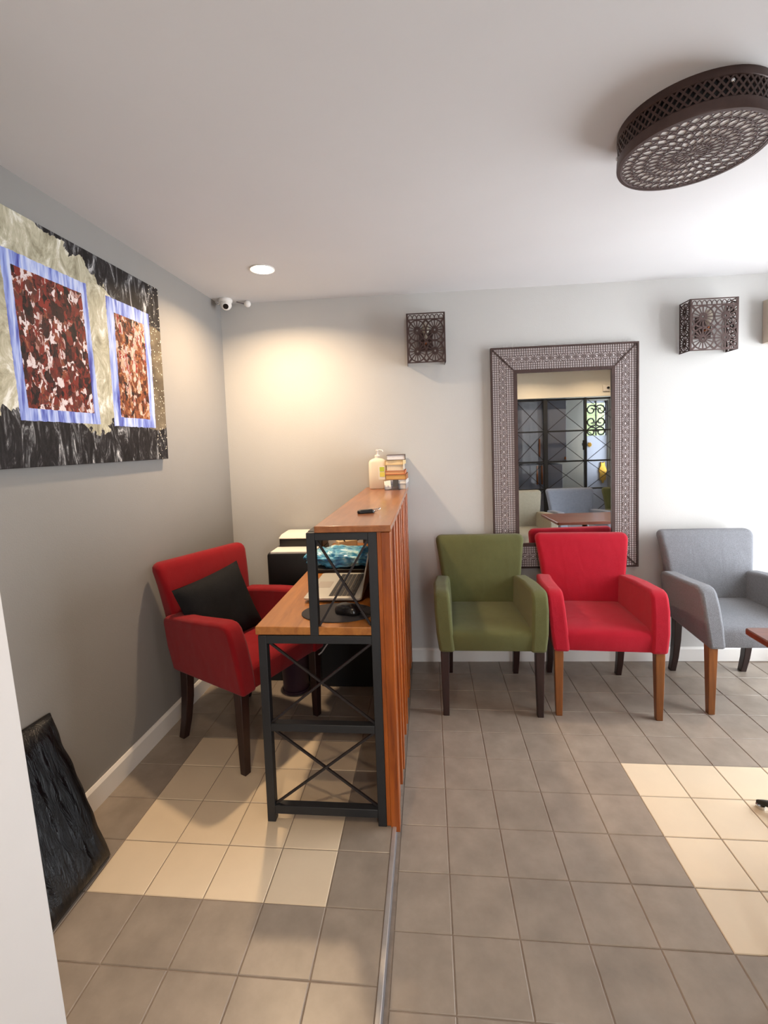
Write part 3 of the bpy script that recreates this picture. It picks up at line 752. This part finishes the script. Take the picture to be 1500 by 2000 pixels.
# ---------------------------------------------------------------- big mirror
mr = empty('wall_mirror', on_back(.842, 1.358, .004), BA); tag(mr, 'tall mirror in a wide pierced metal frame on the back wall', 'mirror')
MW, MH, FW = .918, 1.435, .165
MB().box(-MW/2+FW-.01, MW/2-FW+.01, -.016, -.012, -MH/2+FW-.01, MH/2-FW+.01).build('glass', M_mirror, mr)
def frame_side(L, xf):
    """xf maps (u along outer edge, v inward, d out) to local coordinates"""
    def quadbox(u0, u1, v0, v1, d0, d1, mb, mit=False):
        a = [(u0,v0),(u1,v0),(u1,v1),(u0,v1)]
        if mit: a = [(v0,v0),(L-v0,v0),(L-v1,v1),(v1,v1)]
        vs = [xf(u,v,d0) for u, v in a]+[xf(u,v,d1) for u, v in a]
        mb.add(vs, [(0,1,2,3),(7,6,5,4),(0,4,5,1),(1,5,6,2),(2,6,7,3),(3,7,4,0)])
    bk = MB(); quadbox(0, 0, .004, FW-.004, .004, .018, bk, True)
    pn = bk.build('frame_panel', M_fback, mr)
    rim = MB(); quadbox(0, 0, 0, .010, .0, .030, rim, True); rim.build('outer_rim', M_bronze, mr)
    rim = MB(); quadbox(0, 0, FW-.022, FW, .0, .026, rim, True); rim.build('inner_rim', M_bronze, mr)
    fr = MB(); P = .0145; h0, h1 = .018, .0215; bw_ = .0029
    vlo, vhi = .010, FW-.022
    lines = [vlo+P*k for k in range(1, 4)]+[vhi-P*k for k in range(1, 4)]
    for v in lines: quadbox(v+.004, L-v-.004, v-bw_/2, v+bw_/2, h0, h1, fr)
    va, vb = vlo+3*P, vhi-3*P
    k = 0; u = .008
    while u < L-.008:
        for (a, c) in ((vlo, va), (vb, vhi)):
            m = min(u, L-u)-.003
            c2 = min(c, m)
            if c2 > a+.004: quadbox(u-bw_/2, u+bw_/2, a, c2, h0, h1, fr)
        u += P; k += 1
    vm = (va+vb)/2; R_ = (vb-va)/2; pitch = R_*2.25
    nn = int((L-2*va-R_)/pitch); u0 = L/2-(nn-1)*pitch/2
    for q in range(nn):
        uc = u0+q*pitch
        for r1, r2, ns in ((R_*.98, R_*.83, 8), (R_*.55, R_*.38, 8)):
            for s_ in range(ns):
                a1, a2 = 2*PI*(s_-.04)/ns+PI/8, 2*PI*(s_+1.04)/ns+PI/8
                pts = [(uc+r*math.cos(a_), vm+r*math.sin(a_)) for r, a_ in ((r2,a1),(r1,a1),(r1,a2),(r2,a2))]
                vs = [xf(u_,v_,h0) for u_, v_ in pts]+[xf(u_,v_,h1) for u_, v_ in pts]
                fr.add(vs, [(0,1,2,3),(7,6,5,4),(0,4,5,1),(1,5,6,2),(2,6,7,3),(3,7,4,0)])
        quadbox(uc-pitch/2-.0022, uc-pitch/2+.0022, va, vb, h0, h1, fr)
        for vv in (vm,):
            quadbox(uc+R_*.52, uc+R_*.8, vv-.002, vv+.002, h0, h1, fr); quadbox(uc-R_*.8, uc-R_*.52, vv-.002, vv+.002, h0, h1, fr)
    o = fr.build('fretwork', M_bronze2, pn); o['kind'] = 'stuff'
hw, hh = MW/2, MH/2
frame_side(MW, lambda u, v, d: (-hw+u, -d, hh-v))
frame_side(MW, lambda u, v, d: (-hw+u, -d, -hh+v))
frame_side(MH, lambda u, v, d: (-hw+v, -d, hh-u))
frame_side(MH, lambda u, v, d: (hw-v, -d, hh-u))
for sx in (-1, 1):
    for sz in (-1, 1):
        MB().bar((sx*(hw-.004), -.022, sz*(hh-.004)), (sx*(hw-FW), -.022, sz*(hh-FW)), .007, .010, up=(0,1,0)).build('mitre_strip', M_bronze, mr)

# ---------------------------------------------------------------- pierced metal wall lights
def fret_panel(w_, h_, cols, rows, band=True):
    """flat pierced panel in local x (width) / z (height), 2 mm thick"""
    m = MB(); T = .0012
    def bx(x0, x1, z0, z1): m.box(x0, x1, -T, T, z0, z1)
    e = .010
    bx(-w_/2, w_/2, h_-e*.7, h_); bx(-w_/2, w_/2, 0, e*.7); bx(-w_/2, -w_/2+e, 0, h_); bx(w_/2-e, w_/2, 0, h_)
    top = h_-e
    if band:
        zb = h_-.040; bx(-w_/2, w_/2, zb-.004, zb+.004); top = zb
        nsc = max(2, int(w_/.03))
        for k in range(nsc):
            xc = -w_/2+e+(w_-2*e)*(k+.5)/nsc; r = (w_-2*e)/nsc/2
            pts = [(xc+r*math.cos(PI*q/6), 0, zb+.004+(.024)*math.sin(PI*q/6)) for q in range(7)]
            for p, q in zip(pts, pts[1:]): m.bar(p, q, .005, T*2, up=(0,1,0))
    cw_, ch_ = (w_-2*e)/cols, (top-e)/rows
    for i in range(cols):
        for j in range(rows):
            cx, cz = -w_/2+e+cw_*(i+.5), e*.7+ch_*(j+.5)
            rx, rz = cw_*.5, ch_*.5
            n_ = 16
            for k in range(n_):
                a_ = 2*PI*k/n_
                wd = .0052 if k % 2 else .0075
                f = 1.0 if k % 4 else 1.05
                m.bar((cx+rx*.10*math.cos(a_), 0, cz+rz*.10*math.sin(a_)), (cx+rx*f*math.cos(a_), 0, cz+rz*f*math.sin(a_)), wd, T*2, up=(0,1,0))
            for rr, wd in ((.34, .006), (.98, .008)):
                pts = [(cx+rx*rr*math.cos(2*PI*q/20), 0, cz+rz*rr*math.sin(2*PI*q/20)) for q in range(21)]
                for p, q in zip(pts, pts[1:]): m.bar(p, q, wd, T*2, up=(0,1,0))
            for sx in (-1, 1):
                for sz in (-1, 1):
                    m.bar((cx+sx*rx*.70, 0, cz+sz*rz*.70), (cx+sx*rx, 0, cz+sz*rz), .012, T*2, up=(0,1,0))
    return m
def wall_light(x, z0, w_, h_, label, dep=.115):
    e = empty('wall_light', on_back(x, z0, .002), BA); tag(e, label, 'wall light', 'pierced metal wall lights')
    f = fret_panel(w_, h_, 2, 2).build('front_panel', M_bronze, e, loc=(0, -dep, 0))
    for s in (-1, 1):
        o = fret_panel(dep, h_, 1, 3, False).build('side_panel', M_bronze, e, loc=(s*w_/2, -dep/2, 0), rotz=PI/2)
    MB().box(-.045,.045,-.010,0,h_*.30,h_*.72).build('back_plate', M_bronze, e)
    MB().tube([(0,-.010,h_*.45),(0,-.05,h_*.45),(0,-.06,h_*.50)], .007, 10).build('lamp_holder', M_copper, e, smooth=50)
    MB().lathe([(.004,0),(.014,.004),(.014,.03),(.020,.045),(.026,.066),(.022,.088),(.010,.100),(.002,.102)], (0,-.06,h_*.50), 18).build('bulb', mat('bulb_glass', (196,186,168), .2), e, smooth=60)
    return e
wall_light(-.028, 1.990, .240, .308, 'dark pierced metal wall light between the counter and the mirror')
wall_light(1.697, 1.985, .278, .308, 'dark pierced metal wall light right of the mirror')
bxo = MB().loft([rrect(.13,.05,.008,0,0,-.05), rrect(.13,.05,.008,.258,0,-.05)]).build('wall_box', mat('beige_box', (190,176,160), .6), loc=on_back(2.18, 2.028, .001), rotz=BA, smooth=40)
tag(bxo, 'plain beige box on the back wall at the right edge', 'wall box')

# ---------------------------------------------------------------- ceiling lamp
cl = empty('ceiling_lamp', (.802, -.735, H)); tag(cl, 'large round pierced bronze drum lamp on the ceiling', 'ceiling lamp')
RL, HL = .203, .108
MB().lathe([(RL-.012,-.002),(RL-.012,-HL+.014)], n=64, cap=False).build('liner', M_blackm, cl, smooth=30)
MB().lathe([(RL-.012,0),(RL+.002,0),(RL+.003,-.006),(RL+.003,-.022),(RL,-.024),(RL-.010,-.024)], n=72, cap=False).build('upper_band', M_bronze, cl, smooth=30)
MB().lathe([(RL-.012,-HL+.034),(RL,-HL+.034),(RL+.003,-HL+.030),(RL+.004,-HL+.004),(RL+.002,-HL),(RL-.008,-HL),(RL-.010,-HL+.006)], n=72, cap=False).build('lower_band', M_bronze, cl, smooth=30)
ft = MB(); nb = 60
for k in range(nb):
    for s in (-1, 1):
        pts = []
        for q in range(5):
            a_ = 2*PI*(k+s*q*.5)/nb; pts.append((RL*math.cos(a_), RL*math.sin(a_), -.022-(HL-.054)*q/4))
        for p, q in zip(pts, pts[1:]): ft.bar(p, q, .0055, .0022, up=(p[0], p[1], 0))
o = ft.build('side_fretwork', M_bronze, cl); o['kind'] = 'stuff'
MB().lathe([(RL-.008,-HL+.010),(RL-.008,-HL+.006)], n=64).build('diffuser', mat('lamp_diffuser', (226,224,220), .5), cl)
ft = MB(); zb = -HL+.003
def ringbars(r, n_, wd):
    pts = [(r*math.cos(2*PI*q/n_), r*math.sin(2*PI*q/n_), zb) for q in range(n_+1)]
    for p, q in zip(pts, pts[1:]): ft.bar(p, q, wd, .003)
def petals(r1, r2, n_, wd):
    for k in range(n_):
        for s in (-1, 1):
            pts = []
            for q in range(5):
                f = q/4; a_ = 2*PI*(k+s*.5*math.sin(PI*f))/n_; r = r1+(r2-r1)*f
                pts.append((r*math.cos(a_), r*math.sin(a_), zb))
            for p, q in zip(pts, pts[1:]): ft.bar(p, q, wd, .003)
for r, wd in ((.012,.006),(.045,.003),(.085,.003),(.122,.003),(.160,.003),(.192,.004)): ringbars(r, 64, wd)
petals(.012,.045,14,.0018); petals(.045,.085,22,.0022); petals(.085,.122,30,.0024); petals(.122,.160,34,.0026); petals(.160,.192,44,.0024)
o = ft.build('face_fretwork', M_bronze2, cl); o['kind'] = 'stuff'
for k in range(3):
    a_ = 2*PI*k/3+math.radians(-92)
    MB().sphere(((RL+.004)*math.cos(a_), (RL+.004)*math.sin(a_), -.040), .006, 10, 6).build('stud', M_chrome, cl, smooth=60)

# ---------------------------------------------------------------- downlights
def downlight(x, y, label, f=1.0):
    e = empty('downlight', (x, y, H)); tag(e, label, 'downlight', 'recessed ceiling downlights')
    MB().lathe([(.050,0),(.066,0),(.067,-.003),(.064,-.006),(.056,-.004),(.052,0)], n=36, cap=False).build('trim_ring', M_white, e, smooth=40)
    MB().lathe([(.056,-.004),(.055,-.007),(.036,-.011),(.004,-.013)], n=32).build('lens', M_lit, e, smooth=60)
    l = D.lights.new('downlight_lamp', 'AREA'); l.shape = 'DISK'; l.size = .09; l.energy = DOWN_W*f; l.color = (1.0, .73, .46); l.spread = math.radians(150)
    lo = D.objects.new('downlight_lamp', l); COL.objects.link(lo); lo.parent = e; lo.location = (0, 0, -.016)
    return e
downlight(-.896, .190, 'glowing recessed downlight in the ceiling above the desk chair')
downlight(-.42, -1.95, 'recessed downlight over the raised floor near the viewer', .45)
downlight(1.65, -2.45, 'recessed downlight before the left part of the glass partition', .4)
downlight(2.50, -2.45, 'recessed downlight before the right part of the glass partition', .4)

# ---------------------------------------------------------------- security camera
se = empty('security_camera', (-1.305, .640, H)); tag(se, 'white dome security camera on the ceiling in the corner', 'security camera')
MB().lathe([(.040,0),(.043,-.004),(.043,-.016),(.036,-.024)], n=28).build('base', M_white, se, smooth=40)
MB().sphere((.004,-.006,-.036), .036, 24, 14).build('ball', M_white, se, smooth=70)
dv = Vector((.30, -.80, -.52)).normalized(); cb = Vector((.004,-.006,-.036))
MB().tube([cb+dv*.020, cb+dv*.040, cb+dv*.041], [.024, .022, .020], 20).build('lens_ring', M_white, se, smooth=40)
MB().tube([cb+dv*.036, cb+dv*.0425], [.018, .017], 20).build('lens', mat('lens_black', (14,10,12), .1), se, smooth=40)
MB().tube([(-.035,.01,-.012),(-.06,.02,-.024),(-.075,.025,-.012),(-.085,.03,.0)], .004, 8).build('cable', M_white, se, smooth=60)
sn = empty('ceiling_sensor', (-1.185, .705, H)); tag(sn, 'small round white sensor beside the security camera', 'sensor')
MB().sphere((0,0,-.018), .022, 20, 12).build('ball', M_white, sn, smooth=70)
MB().lathe([(.012,0),(.012,-.004),(.006,-.008)], n=16).build('mount', M_white, sn)
MB().tube([(-.018,-.008,-.020),(-.060,-.035,-.012)], .0035, 8).build('arm', mat('sensor_arm', (90,82,84), .4), sn, smooth=60)

# ---------------------------------------------------------------- low table at the right
tb = empty('cafe_table', (1.535, -.670, 0)); tag(tb, 'brown wooden table on a black cross base at the right edge', 'table')
MB().loft([rrect(.345,.255,.012,.694), rrect(.350,.260,.014,.699), rrect(.350,.260,.014,.717), rrect(.346,.256,.012,.721)]).build('table_top', M_tablew, tb, smooth=40)
MB().lathe([(.05,.06),(.032,.08),(.032,.66),(.06,.675),(.06,.694)], n=24).build('column', M_blackp, tb, smooth=40)
for sx in (-1, 1):
    for sy in (-1, 1):
        MB().loft([[(sx*(f*.300)+px*wd*sy, sy*(f*.232)-py*wd*sx*0+px*wd*-sx*.0+py*0, zz+pz*hh_) for px, py, pz in ((-1,0,-1),(1,0,-1),(1,0,1),(-1,0,1))] for f, wd, hh_, zz in ((0.0,.026,.024,.058),(.5,.022,.018,.044),(.92,.018,.012,.030),(1.0,.014,.008,.026))]).build('foot_arm', M_blackp, tb, bevel=.004)
        MB().lathe([(.014,0),(.016,.003),(.016,.014),(.008,.020)], (sx*.296, sy*.229, 0), 14).build('leveller', M_chrome, tb, smooth=40)

# ---------------------------------------------------------------- seen only in the mirror: steel and glass partition, room behind
gp = empty('glass_partition', (2.235, YP-.06, 0)); tag(gp, 'black steel and glass partition reflected in the mirror', 'partition')
px = [1.44, 1.885, 2.455, 3.03]; pz = [.02, .30, .735, 1.14, 1.58, 2.035]
X0 = 2.235
for x, wd in zip(px, (.03, .055, .035, .03)):
    MB().box(x-X0-wd/2, x-X0+wd/2, -.02, .02, 0, 2.05).build('post', M_steel, gp)
for a_, c_ in zip(px, px[1:]):
    for z in pz: MB().box(a_-X0, c_-X0, -.014, .014, z-.011, z+.011).build('rail', M_steel, gp)
    for z0, z1 in zip(pz, pz[1:]):
        MB().box(a_-X0+.02, c_-X0-.02, -.003, .003, z0+.011, z1-.011).build('pane', M_pglass, gp)
        if z0 > .2:
            MB().bar((a_-X0+.015, .010, z0), (c_-X0-.015, .010, z1), .007).build('brace_rod', M_rod, gp)
            MB().bar((a_-X0+.015, .016, z1), (c_-X0-.015, .016, z0), .007).build('brace_rod', M_rod, gp)
MB().box(2.40-X0,2.44-X0,.02,.05,1.36,1.40).box(2.40-X0,2.43-X0,.045,.06,1.30,1.44).build('door_lock', M_blackp, gp)
# slate cupboards behind the glass
def cupboard(x0, x1, z0, z1, label, hx, hz0, hz1):
    e = empty('slate_cupboard', ((x0+x1)/2, YB+.20, z0)); tag(e, label, 'cupboard', 'slate cupboards beyond the partition')
    w2 = (x1-x0)/2
    MB().box(-w2, w2, -.19, .17, 0, z1-z0).build('body', M_slate, e)
    d = MB().box(-w2+.004, w2-.004, .17, .19, .006, z1-z0-.006).build('door', M_slate, e, bevel=.003)
    hh_ = [(hx, hz0, hz1)] if not isinstance(hx, tuple) else [(h, hz0, hz1) for h in hx]
    for h, a_, c_ in hh_:
        MB().box(h-(x0+x1)/2-.010, h-(x0+x1)/2+.010, .19, .215, a_-z0, c_-z0).build('handle', M_copper, d, bevel=.003)
cupboard(1.50, 1.885, 1.115, 2.25, 'tall slate blue wall cupboard with one copper handle in the mirror', 1.838, 1.21, 1.48)
cupboard(1.50, 1.840, .02, 1.09, 'low slate blue cupboard with copper handle at the mirror left', 1.800, .80, 1.08)
cupboard(1.845, 2.18, .02, 1.09, 'low slate blue cupboard right of the first in the mirror', 1.868, .80, 1.08)
cupboard(1.890, 2.24, 1.115, 2.25, 'plain tall slate blue cupboard without visible handle in the mirror', 2.215, 1.16, 1.20)
# iron door with open glazing onto daylight
dr = empty('door_1', ((DX0+DX1)/2, YB-.06, 0)); struct(dr, 'glazed door with wrought iron scrolls reflected in the mirror', 'door')
dw = (DX1-DX0)/2
M_door = mat('pale_blue_grey_door', (176,182,196), .5)
MB().box(-dw, dw, -.02, .02, 0, 1.50).build('door_panel', M_door, dr)
MB().box(-dw, -dw+.03, -.02, .02, 1.50, DZ1).box(dw-.03, dw, -.02, .02, 1.50, DZ1).box(-dw, dw, -.02, .02, DZ1-.03, DZ1).build('door_frame', M_door, dr)
MB().box(-dw+.03, dw-.03, -.003, .003, 1.50, DZ1-.03).build('pane', M_wglass, dr)
def scroll(cx, cz, r, s, f):
    pts = []
    for q in range(30):
        a_ = q/29*2.6*PI; rr = r*(1-.75*q/29)
        pts.append((cx+s*rr*math.cos(a_), .03, cz+f*rr*math.sin(a_)))
    return pts
for cx, cz, s, f in ((-.07,1.90,1,1),(.07,1.90,-1,1),(-.07,1.72,1,-1),(.07,1.72,-1,-1),(-.07,1.56,1,1),(.07,1.56,-1,1)):
    MB().tube(scroll(cx, cz, .085, s, f), .011, 6).build('iron_scroll', M_rod, dr, smooth=60)
for x in (-.15, 0, .15): MB().tube([(x, .03, 1.50), (x, .03, DZ1)], .010, 6).build('iron_bar', M_rod, dr, smooth=60)
def ornament(x, z, w_, h_, label):
    m = MB(); n_ = 26; N = 40
    pts = []
    for q in range(N):
        a_ = 2*PI*q/N; r = 1+.12*math.sin(7*a_)+.06*math.sin(13*a_)
        pts.append((w_*r*math.cos(a_), h_*r*math.sin(a_)))
    o = m.prism(pts, -.01, .012, 'Y').build('gold_ornament', M_gold, loc=(x, YB-.026, z), bevel=.004)
    return tag(o, label, 'ornament')
ornament(2.94, .92, .055, .16, 'tall gilded ornament on the pale door in the mirror')
ornament(2.74, 1.36, .030, .035, 'small gilded ornament on the pale door in the mirror')
bm = bmesh.new(); bmesh.ops.create_cube(bm, size=1.0)
bmesh.ops.subdivide_edges(bm, edges=bm.edges[:], cuts=14, use_grid_fill=True)
for v in bm.verts:
    p = v.co
    v.co = Vector((p.x*2.2, p.y*.5, p.z*2.4))+.08*Vector((noise.noise(p*9), noise.noise(p*9+Vector((4,0,0))), noise.noise(p*9+Vector((0,7,0)))))
me = D.meshes.new('hedge'); bm.to_mesh(me); bm.free()
me.materials.append(mat('hedge_leaves', (96, 106, 70), .8, var=.5, scale=14))
hg = D.objects.new('hedge', me); COL.objects.link(hg); hg.location = (3.2, YB-1.3, 1.16)
tag(hg, 'pale green hedge outside the iron door in the mirror', 'hedge')
sg = empty('wall_sensor', (2.72, YP+.002, 2.17)); tag(sg, 'small white sensor above the partition in the mirror', 'sensor')
MB().box(-.045,.045,0,.03,-.045,.045).build('housing', M_white, sg, bevel=.006)
MB().tube([(.02,.03,0),(.02,.055,0)], .016, 14).build('lens', M_blackp, sg, smooth=40)
